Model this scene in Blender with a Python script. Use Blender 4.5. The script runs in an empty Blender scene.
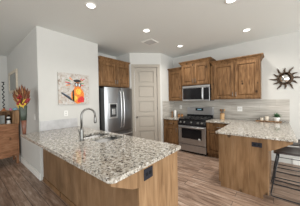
import bpy, bmesh, math, random
from mathutils import Vector, Matrix
random.seed(7)
scene = bpy.context.scene
C = scene.collection
PI = math.pi

# ---------------------------------------------------------------- camera
cam_d = bpy.data.cameras.new('camera'); cam = bpy.data.objects.new('camera', cam_d); C.objects.link(cam)
cam_d.sensor_width = 36.0
cam_d.sensor_fit = 'HORIZONTAL'
cam_d.lens = 155.08 / 300 * 36.0
cam_d.clip_start = 0.05
CAM_H, YAW, PITCH, ROLL = 1.45, math.radians(39.43), math.radians(-0.926), math.radians(-1.086)
F = Vector((-math.sin(YAW)*math.cos(PITCH), math.cos(YAW)*math.cos(PITCH), math.sin(PITCH)))
R0 = Vector((math.cos(YAW), math.sin(YAW), 0)); U0 = R0.cross(F)
R2 = R0*math.cos(ROLL) + U0*math.sin(ROLL); U2 = -R0*math.sin(ROLL) + U0*math.cos(ROLL)
M = Matrix(((R2.x, U2.x, -F.x), (R2.y, U2.y, -F.y), (R2.z, U2.z, -F.z))).to_4x4()
M.translation = Vector((0, 0, CAM_H))
cam.matrix_world = M
scene.camera = cam

# ---------------------------------------------------------------- world and light
w = bpy.data.worlds.new('world'); scene.world = w; w.use_nodes = True
bg = w.node_tree.nodes['Background']
bg.inputs['Color'].default_value = (0.975, 0.99, 0.975, 1); bg.inputs['Strength'].default_value = 1.0

def area(name, loc, target, sx, sy, power, col=(1, 1, 1)):
    l = bpy.data.lights.new(name, 'AREA'); l.shape = 'RECTANGLE'; l.size = sx; l.size_y = sy
    l.energy = power; l.color = col
    o = bpy.data.objects.new(name, l); C.objects.link(o); o.location = loc
    o.rotation_euler = (Vector(target) - Vector(loc)).to_track_quat('-Z', 'Y').to_euler()
    return o
# daylight through the windows of the living room to the right of the camera, plus an added rear fill
area('window_light', (4.8, 0.9, 1.25), (0.0, 1.6, 2.8), 7.0, 2.3, 285, (.985, 1.0, .965))
area('rear_fill_light', (1.6, -4.6, 1.2), (0.2, -1.0, 3.2), 6.0, 2.2, 170, (.985, 1.0, .97))  # added fill behind the camera, tilted up to lift the ceiling

vs = scene.view_settings
scene.display_settings.display_device = 'sRGB'
vs.view_transform = 'Standard'; vs.look = 'None'; vs.gamma = 1.0; vs.use_curve_mapping = False
vs.exposure = 0.06

# ---------------------------------------------------------------- materials
def newmat(name):
    m = bpy.data.materials.new(name); m.use_nodes = True
    nt = m.node_tree; b = nt.nodes['Principled BSDF']
    return m, nt, b
def simple(name, col, rough=0.5, metal=0.0, noise=0.06, scale=20, **kw):
    """plain colour with a faint procedural mottling"""
    m, nt, b = newmat(name)
    tc = nt.nodes.new('ShaderNodeTexCoord'); n = nt.nodes.new('ShaderNodeTexNoise')
    n.inputs['Scale'].default_value = scale; n.inputs['Detail'].default_value = 3
    nt.links.new(tc.outputs['Object'], n.inputs['Vector'])
    r = nt.nodes.new('ShaderNodeValToRGB')
    c0 = [max(0, c*(1-noise)) for c in col]; c1 = [min(1, c*(1+noise)) for c in col]
    r.color_ramp.elements[0].position = .3; r.color_ramp.elements[1].position = .7
    r.color_ramp.elements[0].color = (*c0, 1); r.color_ramp.elements[1].color = (*c1, 1)
    nt.links.new(n.outputs['Fac'], r.inputs['Fac']); nt.links.new(r.outputs['Color'], b.inputs['Base Color'])
    b.inputs['Roughness'].default_value = rough; b.inputs['Metallic'].default_value = metal
    for k, v in kw.items(): b.inputs[k].default_value = v
    return m
def emis(name, col, st):
    m, nt, b = newmat(name)
    b.inputs['Base Color'].default_value = (*col, 1)
    b.inputs['Emission Color'].default_value = (*col, 1); b.inputs['Emission Strength'].default_value = st
    return m
def ramp(nt, src, stops):
    r = nt.nodes.new('ShaderNodeValToRGB'); e = r.color_ramp.elements
    while len(e) < len(stops): e.new(0.5)
    for i, (p, c) in enumerate(stops): e[i].position = p; e[i].color = (*c, 1)
    nt.links.new(src, r.inputs['Fac']); return r
def mapping(nt, scale, coord='Object', rot=(0, 0, 0), loc=(0, 0, 0)):
    tc = nt.nodes.new('ShaderNodeTexCoord'); mp = nt.nodes.new('ShaderNodeMapping')
    mp.inputs['Scale'].default_value = scale; mp.inputs['Rotation'].default_value = rot; mp.inputs['Location'].default_value = loc
    nt.links.new(tc.outputs[coord], mp.inputs['Vector']); return mp
def mix(nt, a, b, fac, mode='MIX'):
    x = nt.nodes.new('ShaderNodeMix'); x.data_type = 'RGBA'; x.blend_type = mode
    for s, v in ((x.inputs['Factor'], fac), (x.inputs[6], a), (x.inputs[7], b)):
        if isinstance(v, (int, float)): s.default_value = v
        elif isinstance(v, tuple): s.default_value = (*v, 1)
        else: nt.links.new(v, s)
    return x.outputs[2]
def wood(name, dark, mid, light, scale=(7, 7, 0.8), knots=True, rough=0.55, knot_scale=(3.2, 3.2, 2.0), off=(0, 0, 0)):
    m, nt, b = newmat(name)
    mp = mapping(nt, scale, loc=off)
    n = nt.nodes.new('ShaderNodeTexNoise'); n.inputs['Scale'].default_value = 3.0; n.inputs['Detail'].default_value = 6
    n.inputs['Distortion'].default_value = 0.8
    nt.links.new(mp.outputs[0], n.inputs['Vector'])
    r = ramp(nt, n.outputs['Fac'], [(0.28, dark), (0.5, mid), (0.74, light)])
    out = r.outputs['Color']
    mp3 = mapping(nt, (1.3, 1.3, .6), loc=off)
    n3 = nt.nodes.new('ShaderNodeTexNoise'); n3.inputs['Scale'].default_value = 2.0
    nt.links.new(mp3.outputs[0], n3.inputs['Vector'])
    r3 = ramp(nt, n3.outputs['Fac'], [(0.35, (.82, .80, .78)), (0.65, (1.12, 1.1, 1.08))])
    out = mix(nt, out, r3.outputs['Color'], 1.0, 'MULTIPLY')
    if knots:
        mp2 = mapping(nt, knot_scale, loc=off)
        v = nt.nodes.new('ShaderNodeTexVoronoi'); v.inputs['Scale'].default_value = 1.6; v.inputs['Randomness'].default_value = 1
        nt.links.new(mp2.outputs[0], v.inputs['Vector'])
        r2 = ramp(nt, v.outputs['Distance'], [(0.10, (1, 1, 1)), (0.19, (0, 0, 0))])
        out = mix(nt, out, tuple(c*0.45 for c in dark), r2.outputs['Color'])
    nt.links.new(out, b.inputs['Base Color']); b.inputs['Roughness'].default_value = rough; b.inputs['Specular IOR Level'].default_value = .22
    return m
def granite():
    m, nt, b = newmat('granite')
    mp = mapping(nt, (1, 1, 1))
    n = nt.nodes.new('ShaderNodeTexNoise'); n.inputs['Scale'].default_value = 30; n.inputs['Detail'].default_value = 9; n.inputs['Roughness'].default_value = .75
    nt.links.new(mp.outputs[0], n.inputs['Vector'])
    r = ramp(nt, n.outputs['Fac'], [(0.36, (.10, .08, .065)), (0.42, (.23, .20, .17)), (0.49, (.40, .37, .325)), (0.60, (.60, .585, .545))])
    v = nt.nodes.new('ShaderNodeTexNoise'); v.inputs['Scale'].default_value = 44; v.inputs['Detail'].default_value = 3; v.inputs['Distortion'].default_value = .6
    nt.links.new(mp.outputs[0], v.inputs['Vector'])
    r2 = ramp(nt, v.outputs['Fac'], [(0.0, (1, 1, 1)), (0.385, (1, 1, 1)), (0.405, (0, 0, 0))])
    o = mix(nt, r.outputs['Color'], (.025, .02, .02), r2.outputs['Color'])
    n4 = nt.nodes.new('ShaderNodeTexNoise'); n4.inputs['Scale'].default_value = 30; n4.inputs['Detail'].default_value = 4
    mp4 = mapping(nt, (1, 1, 1), loc=(5, 3, 2)); nt.links.new(mp4.outputs[0], n4.inputs['Vector'])
    r4 = ramp(nt, n4.outputs['Fac'], [(0.58, (0, 0, 0)), (0.66, (1, 1, 1))])
    o = mix(nt, o, (.70, .69, .67), r4.outputs['Color'])
    nt.links.new(o, b.inputs['Base Color']); b.inputs['Roughness'].default_value = 0.10
    b.inputs['Specular IOR Level'].default_value = 0.55
    return m
def floor_mat():
    m, nt, b = newmat('wood_plank_floor')
    mp = mapping(nt, (1, 1, 1), 'Object')
    br = nt.nodes.new('ShaderNodeTexBrick')
    br.inputs['Scale'].default_value = 1.0; br.inputs['Brick Width'].default_value = 1.2; br.inputs['Row Height'].default_value = 0.15
    br.inputs['Mortar Size'].default_value = 0.003; br.inputs['Mortar Smooth'].default_value = 0.1; br.inputs['Bias'].default_value = 0
    br.inputs['Color1'].default_value = (0, 0, 0, 1); br.inputs['Color2'].default_value = (1, 1, 1, 1); br.inputs['Mortar'].default_value = (.5, .5, .5, 1)
    br.offset = 0.37
    nt.links.new(mp.outputs[0], br.inputs['Vector'])
    mp2 = mapping(nt, (1.6, 13, 1)); n = nt.nodes.new('ShaderNodeTexNoise'); n.noise_dimensions = '4D'
    n.inputs['Scale'].default_value = 2.0; n.inputs['Detail'].default_value = 7; n.inputs['Roughness'].default_value = .65; n.inputs['Distortion'].default_value = .5
    mu = nt.nodes.new('ShaderNodeMath'); mu.operation = 'MULTIPLY'; mu.inputs[1].default_value = 7
    nt.links.new(br.outputs['Color'], mu.inputs[0]); nt.links.new(mu.outputs[0], n.inputs['W'])
    nt.links.new(mp2.outputs[0], n.inputs['Vector'])
    r = ramp(nt, n.outputs['Fac'], [(0.32, (.14, .088, .062)), (0.44, (.265, .176, .128)), (0.56, (.40, .29, .225)), (0.68, (.58, .485, .42))])
    tint = ramp(nt, br.outputs['Color'], [(0.0, (.78, .76, .75)), (1.0, (1.18, 1.18, 1.18))])
    o = mix(nt, r.outputs['Color'], tint.outputs['Color'], 1.0, 'MULTIPLY')
    o = mix(nt, o, (.03, .02, .015), br.outputs['Fac'])
    nt.links.new(o, b.inputs['Base Color']); b.inputs['Roughness'].default_value = 0.40; b.inputs['Specular IOR Level'].default_value = .45
    return m
def tile_mat():
    m, nt, b = newmat('striated_stone_tile')
    mp = mapping(nt, (1.3, 1.3, 26)); n = nt.nodes.new('ShaderNodeTexNoise'); n.inputs['Scale'].default_value = 1.4
    n.inputs['Detail'].default_value = 6; n.inputs['Roughness'].default_value = .6; n.inputs['Distortion'].default_value = .3
    nt.links.new(mp.outputs[0], n.inputs['Vector'])
    r = ramp(nt, n.outputs['Fac'], [(0.3, (.29, .265, .235)), (0.5, (.44, .415, .38)), (0.7, (.60, .58, .55))])
    # grout: courses 15 cm high, 60 cm long
    sx = nt.nodes.new('ShaderNodeSeparateXYZ'); tc = nt.nodes.new('ShaderNodeTexCoord'); nt.links.new(tc.outputs['Object'], sx.inputs[0])
    ad = nt.nodes.new('ShaderNodeMath'); ad.operation = 'ADD'; nt.links.new(sx.outputs['X'], ad.inputs[0]); nt.links.new(sx.outputs['Y'], ad.inputs[1])
    cx = nt.nodes.new('ShaderNodeCombineXYZ'); nt.links.new(ad.outputs[0], cx.inputs['X']); nt.links.new(sx.outputs['Z'], cx.inputs['Y'])
    br = nt.nodes.new('ShaderNodeTexBrick'); br.inputs['Scale'].default_value = 1; br.inputs['Brick Width'].default_value = .6; br.inputs['Row Height'].default_value = .127
    br.inputs['Mortar Size'].default_value = .003
    br.inputs['Color1'].default_value = (.9, .9, .9, 1); br.inputs['Color2'].default_value = (1.08, 1.08, 1.08, 1); br.inputs['Mortar'].default_value = (.8, .79, .78, 1)
    nt.links.new(cx.outputs[0], br.inputs['Vector'])
    o = mix(nt, r.outputs['Color'], br.outputs['Color'], 1.0, 'MULTIPLY')
    nt.links.new(o, b.inputs['Base Color']); b.inputs['Roughness'].default_value = .4
    return m
def steel(name, col=(.55, .56, .58), rough=.28):
    m, nt, b = newmat(name)
    mp = mapping(nt, (60, 60, 1.5)); n = nt.nodes.new('ShaderNodeTexNoise'); n.inputs['Scale'].default_value = 3
    nt.links.new(mp.outputs[0], n.inputs['Vector'])
    r = ramp(nt, n.outputs['Fac'], [(0.3, tuple(c*.93 for c in col)), (0.7, tuple(min(1, c*1.06) for c in col))])
    nt.links.new(r.outputs['Color'], b.inputs['Base Color']); b.inputs['Metallic'].default_value = 1; b.inputs['Roughness'].default_value = rough
    return m
def art_mat():
    m, nt, b = newmat('painted_canvas')
    mp = mapping(nt, (1, 1, 1)); n = nt.nodes.new('ShaderNodeTexNoise'); n.inputs['Scale'].default_value = 16; n.inputs['Detail'].default_value = 7; n.inputs['Distortion'].default_value = 1.2
    nt.links.new(mp.outputs[0], n.inputs['Vector'])
    r = ramp(nt, n.outputs['Fac'], [(0.30, (.24, .19, .16)), (0.40, (.44, .39, .35)), (0.52, (.52, .49, .46)), (0.68, (.58, .58, .58))])
    n2 = nt.nodes.new('ShaderNodeTexNoise'); n2.inputs['Scale'].default_value = 9; n2.inputs['Detail'].default_value = 3
    nt.links.new(mp.outputs[0], n2.inputs['Vector'])
    r2 = ramp(nt, n2.outputs['Fac'], [(0.60, (0, 0, 0)), (0.68, (.4, .4, .4))])
    o = mix(nt, r.outputs['Color'], (.50, .28, .17), r2.outputs['Color'])
    nt.links.new(o, b.inputs['Base Color']); b.inputs['Roughness'].default_value = .7
    return m

M_WALL = simple('wall_paint', (.58, .58, .565), .85, noise=.01, scale=6)
M_CEIL = simple('ceiling_paint', (.75, .775, .765), .9, noise=.02, scale=60)
M_TRIM = simple('white_trim_paint', (.82, .82, .80), .45, noise=.01)
M_GREIGE = simple('greige_door_paint', (.375, .34, .295), .5, noise=.02)
M_FLOOR = floor_mat(); M_GRAN = granite(); M_TILE = tile_mat()
M_WPEN = wood('knotty_alder_panel', (.175, .10, .050), (.27, .166, .089), (.35, .23, .132))
M_WPENR = wood('knotty_alder_plank', (.14, .076, .035), (.215, .124, .061), (.285, .175, .095), off=(3, 1, 4))
M_WBACK = wood('plain_alder_boards', (.15, .088, .046), (.205, .126, .070), (.26, .168, .10), scale=(3, 3, .8), knots=False)
M_WCAB = wood('stained_alder_cabinet', (.085, .042, .017), (.178, .096, .043), (.28, .162, .080), scale=(9, 9, 1.2), knot_scale=(4, 4, 3))
M_WSIDE = wood('reddish_sideboard_wood', (.17, .075, .036), (.28, .135, .07), (.37, .20, .115), scale=(2, 2, 9))
M_WCROCK = wood('light_maple_wood', (.42, .26, .13), (.55, .36, .19), (.66, .46, .27), knots=False, scale=(20, 20, 2))
M_WTRAY = wood('brown_tray_wood', (.14, .07, .035), (.27, .15, .075), (.38, .24, .135), knots=False)
M_STEEL = steel('brushed_stainless_steel', (.66, .67, .69), .34); M_STEELD = steel('grey_fridge_side', (.11, .115, .12), .45)
M_CHROME = steel('satin_nickel', (.22, .22, .215), .38)
M_RANGE = steel('range_stainless', (.50, .51, .53), .36)
M_FRIDGE = steel('fridge_stainless', (.31, .32, .335), .30)
M_SINK = steel('sink_steel', (.27, .275, .28), .45)
M_BLACK = simple('black_enamel', (.010, .010, .012), .25, noise=.1, **{'Specular IOR Level': .3})
M_IRON = simple('cast_iron', (.018, .018, .02), .55, noise=.2, scale=60)
M_GLASS = simple('dark_oven_glass', (.012, .012, .014), .08, noise=.1, **{'Specular IOR Level': .3})
M_OUTD = simple('dark_bronze_plate', (.02, .021, .03), .6, **{'Specular IOR Level': .2})
M_OUTDD = simple('dark_socket', (.008, .008, .01), .6, **{'Specular IOR Level': .2})
M_PLATE = simple('white_plastic', (.78, .78, .77), .35, noise=.01)
M_PLATEG = simple('grey_socket', (.55, .55, .54), .4)
M_BRONZE = simple('oil_rubbed_bronze', (.075, .048, .03), .45, .6, noise=.35, scale=40)
M_MIRROR = simple('mirror_glass', (.85, .86, .87), .03, 1.0, noise=.005)
M_LAMP = emis('lit_lens', (1.0, .985, .96), 4.0)
M_DISP = emis('clock_display', (.15, .35, .45), .35)
M_TEAL = simple('teal_glazed_ceramic', (.045, .062, .045), .45, noise=.5, scale=16)
M_VBROWN = simple('brown_glazed_ceramic', (.16, .06, .035), .3, noise=.35, scale=14)
M_ORANGE = simple('dried_grass_orange', (.23, .080, .028), .85, noise=.45, scale=60)
M_TAN = simple('dried_grass_tan', (.36, .24, .12), .85, noise=.35, scale=60)
M_RED = simple('red_berry', (.25, .012, .018), .35, noise=.2)
M_YEL = simple('yellow_leaf', (.62, .42, .05), .6, noise=.3, scale=50)
M_STEM = simple('brown_stem', (.12, .075, .03), .8)
M_GREEN = simple('succulent_green', (.05, .125, .055), .5, noise=.4, scale=40)
M_POT = simple('white_ceramic', (.78, .78, .76), .25, noise=.01)
M_SOIL = simple('potting_soil', (.05, .035, .025), .95, noise=.4, scale=80)
M_FRAME = simple('tan_wood_frame', (.60, .53, .43), .5, noise=.15)
M_MAT = simple('mat_board', (.33, .34, .33), .8, noise=.1, scale=7)
M_LEATH = simple('dark_brown_leather', (.048, .038, .038), .34, noise=.3, scale=25)
M_STOOL = simple('black_steel_tube', (.014, .016, .02), .35, noise=.1)
M_PINK = simple('pink_glass', (.6, .2, .35), .2); M_BLUE = simple('pale_blue_glass', (.25, .5, .65), .2); M_AMB = simple('amber_ceramic', (.45, .15, .05), .4)
M_SPICE = simple('amber_spice', (.42, .20, .07), .35, noise=.4, scale=60)
M_CREAM = simple('cream_ceramic', (.62, .56, .47), .35)
M_ART = art_mat()
def paint(n, c): return simple('paint_'+n, c, .6, noise=.35, scale=45)
A_BLK = paint('black', (.02, .018, .02)); A_ORG = paint('orange', (.82, .22, .03)); A_YEL = paint('yellow', (.85, .50, .07)); A_RED = paint('red', (.62, .03, .03))
A_BLU = paint('blue', (.06, .085, .14)); A_GRN = paint('green', (.12, .28, .13)); A_WHT = paint('white', (.62, .68, .74))

# ---------------------------------------------------------------- geometry helpers
class MB:
    def __init__(s): s.bm = bmesh.new()
    def box(s, x0, x1, y0, y1, z0, z1, bev=0, seg=2):
        x0, x1 = sorted((x0, x1)); y0, y1 = sorted((y0, y1)); z0, z1 = sorted((z0, z1))
        v = [s.bm.verts.new(p) for p in ((x0,y0,z0),(x1,y0,z0),(x1,y1,z0),(x0,y1,z0),(x0,y0,z1),(x1,y0,z1),(x1,y1,z1),(x0,y1,z1))]
        f = [s.bm.faces.new([v[i] for i in q]) for q in ((0,3,2,1),(4,5,6,7),(0,1,5,4),(1,2,6,5),(2,3,7,6),(3,0,4,7))]
        if bev:
            bev = min(bev, .45*min(x1-x0, y1-y0, z1-z0))
            es = list({e for q in f for e in q.edges})
            bmesh.ops.bevel(s.bm, geom=es, offset=bev, segments=seg, affect='EDGES', profile=.6)
        return s
    def tube(s, pts, r, n=10, caps=True, closed=False):
        pts = [Vector(p) for p in pts]; rings = []
        rs = r if isinstance(r, (list, tuple)) else [r]*len(pts)
        prev = None
        for i, p in enumerate(pts):
            if closed: t = (pts[(i+1) % len(pts)] - pts[i-1]).normalized()
            else: t = (pts[min(i+1, len(pts)-1)] - pts[max(i-1, 0)]).normalized()
            if prev is None:
                a = Vector((0, 0, 1)) if abs(t.z) < .9 else Vector((1, 0, 0)); u = t.cross(a).normalized()
            else:
                u = (prev - t*prev.dot(t)).normalized()
            prev = u; v = t.cross(u)
            rings.append([s.bm.verts.new(p + (u*math.cos(k*2*PI/n) + v*math.sin(k*2*PI/n))*rs[i]) for k in range(n)])
        m = len(rings)
        for i in range(m if closed else m-1):
            a, b = rings[i], rings[(i+1) % m]
            for k in range(n):
                f = s.bm.faces.new((a[k], a[(k+1) % n], b[(k+1) % n], b[k])); f.smooth = True
        if caps and not closed:
            s.bm.faces.new(rings[0][::-1]); s.bm.faces.new(rings[-1])
        return s
    def lathe(s, prof, c=(0, 0, 0), n=24, axis='z', sx=1, sy=1):
        """prof: list of (radius, height) revolved round an axis through c"""
        c = Vector(c); rings = []
        def pt(r, h, a):
            x, y = r*math.cos(a)*sx, r*math.sin(a)*sy
            if axis == 'z': return c + Vector((x, y, h))
            if axis == 'x': return c + Vector((h, x, y))
            return c + Vector((x, h, y))
        for r, h in prof:
            if r < 1e-5: rings.append([s.bm.verts.new(pt(0, h, 0))])
            else: rings.append([s.bm.verts.new(pt(r, h, k*2*PI/n)) for k in range(n)])
        for a, b in zip(rings, rings[1:]):
            for k in range(n):
                q = [a[k % len(a)], a[(k+1) % len(a)], b[(k+1) % len(b)], b[k % len(b)]]
                q = list(dict.fromkeys(q))
                if len(q) > 2:
                    f = s.bm.faces.new(q); f.smooth = True
        for rg, rev in ((rings[0], True), (rings[-1], False)):
            if len(rg) > 1: s.bm.faces.new(rg[::-1] if rev else rg)
        return s
    def prism(s, poly, vec):
        """closed solid from a planar polygon of 3-D points extruded along vec"""
        vec = Vector(vec); a = [s.bm.verts.new(Vector(p)) for p in poly]; b = [s.bm.verts.new(Vector(p)+vec) for p in poly]
        s.bm.faces.new(a[::-1]); s.bm.faces.new(b); n = len(a)
        for i in range(n): s.bm.faces.new((a[i], a[(i+1) % n], b[(i+1) % n], b[i]))
        return s
    def slab(s, xs, ys, inside, z0, z1):
        xs = sorted(xs); ys = sorted(ys); nx, ny = len(xs), len(ys)
        V = {}
        def v(i, j, t):
            if (i, j, t) not in V: V[i, j, t] = s.bm.verts.new((xs[i], ys[j], z1 if t else z0))
            return V[i, j, t]
        ins = lambda i, j: 0 <= i < nx-1 and 0 <= j < ny-1 and inside((xs[i]+xs[i+1])/2, (ys[j]+ys[j+1])/2)
        for i in range(nx-1):
            for j in range(ny-1):
                if not ins(i, j): continue
                s.bm.faces.new((v(i,j,1), v(i+1,j,1), v(i+1,j+1,1), v(i,j+1,1)))
                s.bm.faces.new((v(i,j,0), v(i,j+1,0), v(i+1,j+1,0), v(i+1,j,0)))
                if not ins(i, j-1): s.bm.faces.new((v(i,j,0), v(i+1,j,0), v(i+1,j,1), v(i,j,1)))
                if not ins(i, j+1): s.bm.faces.new((v(i+1,j+1,0), v(i,j+1,0), v(i,j+1,1), v(i+1,j+1,1)))
                if not ins(i-1, j): s.bm.faces.new((v(i,j+1,0), v(i,j,0), v(i,j,1), v(i,j+1,1)))
                if not ins(i+1, j): s.bm.faces.new((v(i+1,j,0), v(i+1,j+1,0), v(i+1,j+1,1), v(i+1,j,1)))
        return s
    def round_corner(s, x, y, off, seg=5):
        es = [e for e in s.bm.edges if all(abs(v.co.x-x) < 1e-4 and abs(v.co.y-y) < 1e-4 for v in e.verts)]
        bmesh.ops.bevel(s.bm, geom=es, offset=off, segments=seg, affect='EDGES', profile=.5); return s
    def crown(s, x0, x1, yf, yb, prof):
        """cabinet crown moulding: front and both returns; prof = (projection, z) list"""
        rings = [[s.bm.verts.new(p) for p in ((x0-o, yb, z), (x0-o, yf-o, z), (x1+o, yf-o, z), (x1+o, yb, z))] for o, z in prof]
        for a, b in zip(rings, rings[1:]):
            for k in range(4): s.bm.faces.new((a[k], a[(k+1) % 4], b[(k+1) % 4], b[k]))
        s.bm.faces.new(rings[0][::-1]); s.bm.faces.new(rings[-1]); return s
    def xf(s, m):
        bmesh.ops.transform(s.bm, matrix=m, verts=s.bm.verts); return s
    def build(s, name, mat, parent=None, local=False):
        bmesh.ops.recalc_face_normals(s.bm, faces=s.bm.faces)
        if not local:
            if parent is None:
                cs = [v.co for v in s.bm.verts]
                ox = (min(c.x for c in cs)+max(c.x for c in cs))/2; oy = (min(c.y for c in cs)+max(c.y for c in cs))/2; oz = min(c.z for c in cs)
                o3 = Vector((ox, oy, oz))
            else:
                o3 = wloc(parent)
            bmesh.ops.translate(s.bm, vec=-o3, verts=s.bm.verts)
        me = bpy.data.meshes.new(name); s.bm.to_mesh(me); s.bm.free()
        me.materials.append(mat)
        o = bpy.data.objects.new(name, me); C.objects.link(o)
        if parent is not None: o.parent = parent
        elif not local: o.location = o3
        return o
def wloc(o):
    v = Vector((0, 0, 0))
    while o is not None: v += o.location; o = o.parent
    return v
def thing(name, label, cat, loc=(0, 0, 0), rotz=0, group=None):
    o = bpy.data.objects.new(name, None); C.objects.link(o); o.location = loc; o.rotation_euler = (0, 0, rotz)
    o.empty_display_size = .05
    return tag(o, label, cat, group)
def tag(o, label, cat, group=None):
    o['label'] = label; o['category'] = cat
    if group: o['group'] = group
    return o
def struct(o, label=None):
    o['kind'] = 'structure'
    if label: o['label'] = label
    return o
def copy_tree(o, parent=None):
    c = o.copy(); C.objects.link(c); c.parent = parent
    for ch in list(o.children): copy_tree(ch, c)
    return c
# frame for things facing -Y: u = +X, out = -Y;  facing +X: u = +Y, out = +X
def fm(facing, org):
    ox, oy, oz = org
    if facing == '-y': return Matrix(((1,0,0,ox),(0,-1,0,oy),(0,0,1,oz),(0,0,0,1)))
    if facing == '+x': return Matrix(((0,1,0,ox),(1,0,0,oy),(0,0,1,oz),(0,0,0,1)))
    if facing == '+y': return Matrix(((-1,0,0,ox),(0,1,0,oy),(0,0,1,oz),(0,0,0,1)))
def panel_door(parent, facing, org, w, h, mat=None, rail=.06, th=.024, name='door'):
    """framed cabinet door with raised centre panel; org = lower corner on the cabinet face (u=0)"""
    m = MB(); b = .003
    m.box(0, rail, 0, th, 0, h, b); m.box(w-rail, w, 0, th, 0, h, b)
    m.box(rail, w-rail, 0, th, 0, rail, b); m.box(rail, w-rail, 0, th, h-rail, h, b)
    m.box(rail-.003, w-rail+.003, .0005, .003, rail-.003, h-rail+.003)
    if w-2*rail > .09 and h-2*rail > .09:
        i = rail+.022
        # bevelled raised field
        a = [(rail+.010, .003, rail+.010), (w-rail-.010, .003, rail+.010), (w-rail-.010, .003, h-rail-.010), (rail+.010, .003, h-rail-.010)]
        c = [(i+.01, .017, i+.01), (w-i-.01, .017, i+.01), (w-i-.01, .017, h-i-.01), (i+.01, .017, h-i-.01)]
        va = [m.bm.verts.new(p) for p in a]; vc = [m.bm.verts.new(p) for p in c]
        m.bm.faces.new(vc); m.bm.faces.new(va[::-1])
        for k in range(4): m.bm.faces.new((va[k], va[(k+1) % 4], vc[(k+1) % 4], vc[k]))
    return m.xf(fm(facing, org)).build(name, mat or M_WCAB, parent)
def slab_front(parent, facing, org, w, h, mat=None, th=.02):
    m = MB(); m.box(0, w, 0, th, 0, h, .005); m.box(.03, w-.03, th-.001, th+.004, .03, h-.03, .003)
    return m.xf(fm(facing, org)).build('drawer', mat or M_WCAB, parent)
def bar_pull(parent, facing, org, u, z, length, vertical=True, out=.02, mat=None, r=.006):
    m = MB(); o = out; e = out+.028
    if vertical: p = [(u, o, z-length/2), (u, e-.008, z-length/2+.004), (u, e, z-length/2+.02), (u, e, z+length/2-.02), (u, e-.008, z+length/2-.004), (u, o, z+length/2)]
    else: p = [(u-length/2, o, z), (u-length/2+.004, e-.008, z), (u-length/2+.02, e, z), (u+length/2-.02, e, z), (u+length/2-.004, e-.008, z), (u+length/2, o, z)]
    m.tube(p, r, 8)
    return m.xf(fm(facing, org)).build('handle', mat or M_CHROME, parent)

# ================================================================ SETTING
H = 2.862
X0, Y1, YW, YR, XRET = -3.41, 0.907, 4.565, 3.907, -2.70
DLY = 3.18                       # where the diagonal pantry wall starts on the fridge side
DL = Vector((-3.36, DLY, 0)); DR = Vector((XRET, DLY+(-3.36-XRET)*-1, 0))
struct(MB().box(-7.5, 5, -5.5, 5.2, -.06, 0).build('floor', M_FLOOR), 'brown wood plank floor')
struct(MB().box(-7.5, 5, -5.5, 5.2, H, H+.1).build('ceiling', M_CEIL), 'pale grey textured ceiling')
struct(MB().box(-6.42, -6.3, -5.5, Y1+.5, 0, H).build('wall_left', M_WALL), 'far left wall')
struct(MB().box(-6.3, X0, Y1, Y1+.12, 0, H).box(X0-.12, X0, Y1+.12, 2.165, 0, H).box(-4.3, X0-.12, 2.045, 2.165, 0, H).build('wall_corner', M_WALL), 'white wall block with the outside corner')
struct(MB().box(-4.3, -3.36-.62, 2.165, DLY+.1, 0, H).box(-3.98, -3.36, DLY, DLY+.1, 0, H).build('wall_fridge', M_WALL), 'wall behind the fridge')
struct(MB().box(XRET-.12, XRET, DR.y, YW, 0, H).build('wall_return', M_WALL), 'short return wall beside the range run')
struct(MB().box(XRET-.12, 5, YW, YW+.12, 0, H).build('wall_back', M_WALL), 'long wall behind the range')
struct(MB().box(-6.3, -1.4, -5.5, -5.38, 0, H).build('wall_front', M_WALL), 'unseen living room wall behind the camera, added to cut light and reflections')  # unseen wall added to dim reflections and light on camera-facing surfaces
# diagonal pantry wall with its door
dv = (DR-DL).normalized(); dlen = (DR-DL).length; DMID = (DL+DR)/2; DANG = math.atan2(dv.y, dv.x)
DW, DH, CAS = .68, 2.44, .085
wd = bpy.data.objects.new('tmp', None)
def diag(mb): return mb.xf(Matrix.Translation(DMID) @ Matrix.Rotation(DANG, 4, 'Z'))
# local: x along the wall, -y towards the kitchen
struct(diag(MB().box(-dlen/2, -DW/2, 0, .1, 0, H).box(DW/2, dlen/2, 0, .1, 0, H).box(-DW/2, DW/2, 0, .1, DH, H)).build('wall_pantry', M_WALL), 'diagonal wall around the pantry door')
d1 = diag(MB().box(-DW/2+.004, DW/2-.004, .03, .055, .008, DH-.004)
          .box(-DW/2+.004, -DW/2+.105, .006, .035, .008, DH-.004, .003).box(DW/2-.105, DW/2-.004, .006, .035, .008, DH-.004, .003)
          ).build('door_1', M_GREIGE)
struct(d1, 'greige five panel pantry door')
hs = [.008, .2, .62, .74, 1.06, 1.155, 1.475, 1.57, 1.89, 1.985, 2.305, DH-.004]
rl = MB()
zr = [(0.008, .20)]; ph = (DH-.004-.11-.20-4*.095)/5; z = .20
for k in range(5):
    z += ph
    zr.append((z, z+.095) if k < 4 else (z, DH-.004)); z += .095
for a, b in zr: rl.box(-DW/2+.1, DW/2-.1, .006, .035, a, b, .003)
diag(rl).build('rail', M_GREIGE, d1)
z = .20; pn = MB()
for k in range(5):
    z += 0; pn.box(-DW/2+.14, DW/2-.14, .014, .032, z+.035, z+ph-.035, .008); z += ph+.095
diag(pn).build('raised_panel', M_GREIGE, d1)
kn = diag(MB().lathe([(0.0, -.055), (.018, -.055), (.027, -.045), (.027, -.03), (.012, -.02), (.011, 0), (.028, .001), (.028, .007), (0, .007)], (-DW/2+.065, 0, .96), 16, 'y')).build('door_handle', M_CHROME, d1)
for zz in (.25, 1.22, 2.2):
    diag(MB().tube([(DW/2-.002, -.004, zz-.045), (DW/2-.002, -.004, zz+.045)], .007, 8)).build('hinge', M_CHROME, d1)
struct(diag(MB().box(-DW/2-CAS, -DW/2, -.018, 0, 0, DH, .004).box(DW/2, DW/2+CAS, -.018, 0, 0, DH, .004).box(-DW/2-CAS, DW/2+CAS, -.02, 0, DH, DH+CAS, .004)).build('trim_1', M_GREIGE), 'greige casing around the pantry door')
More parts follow.
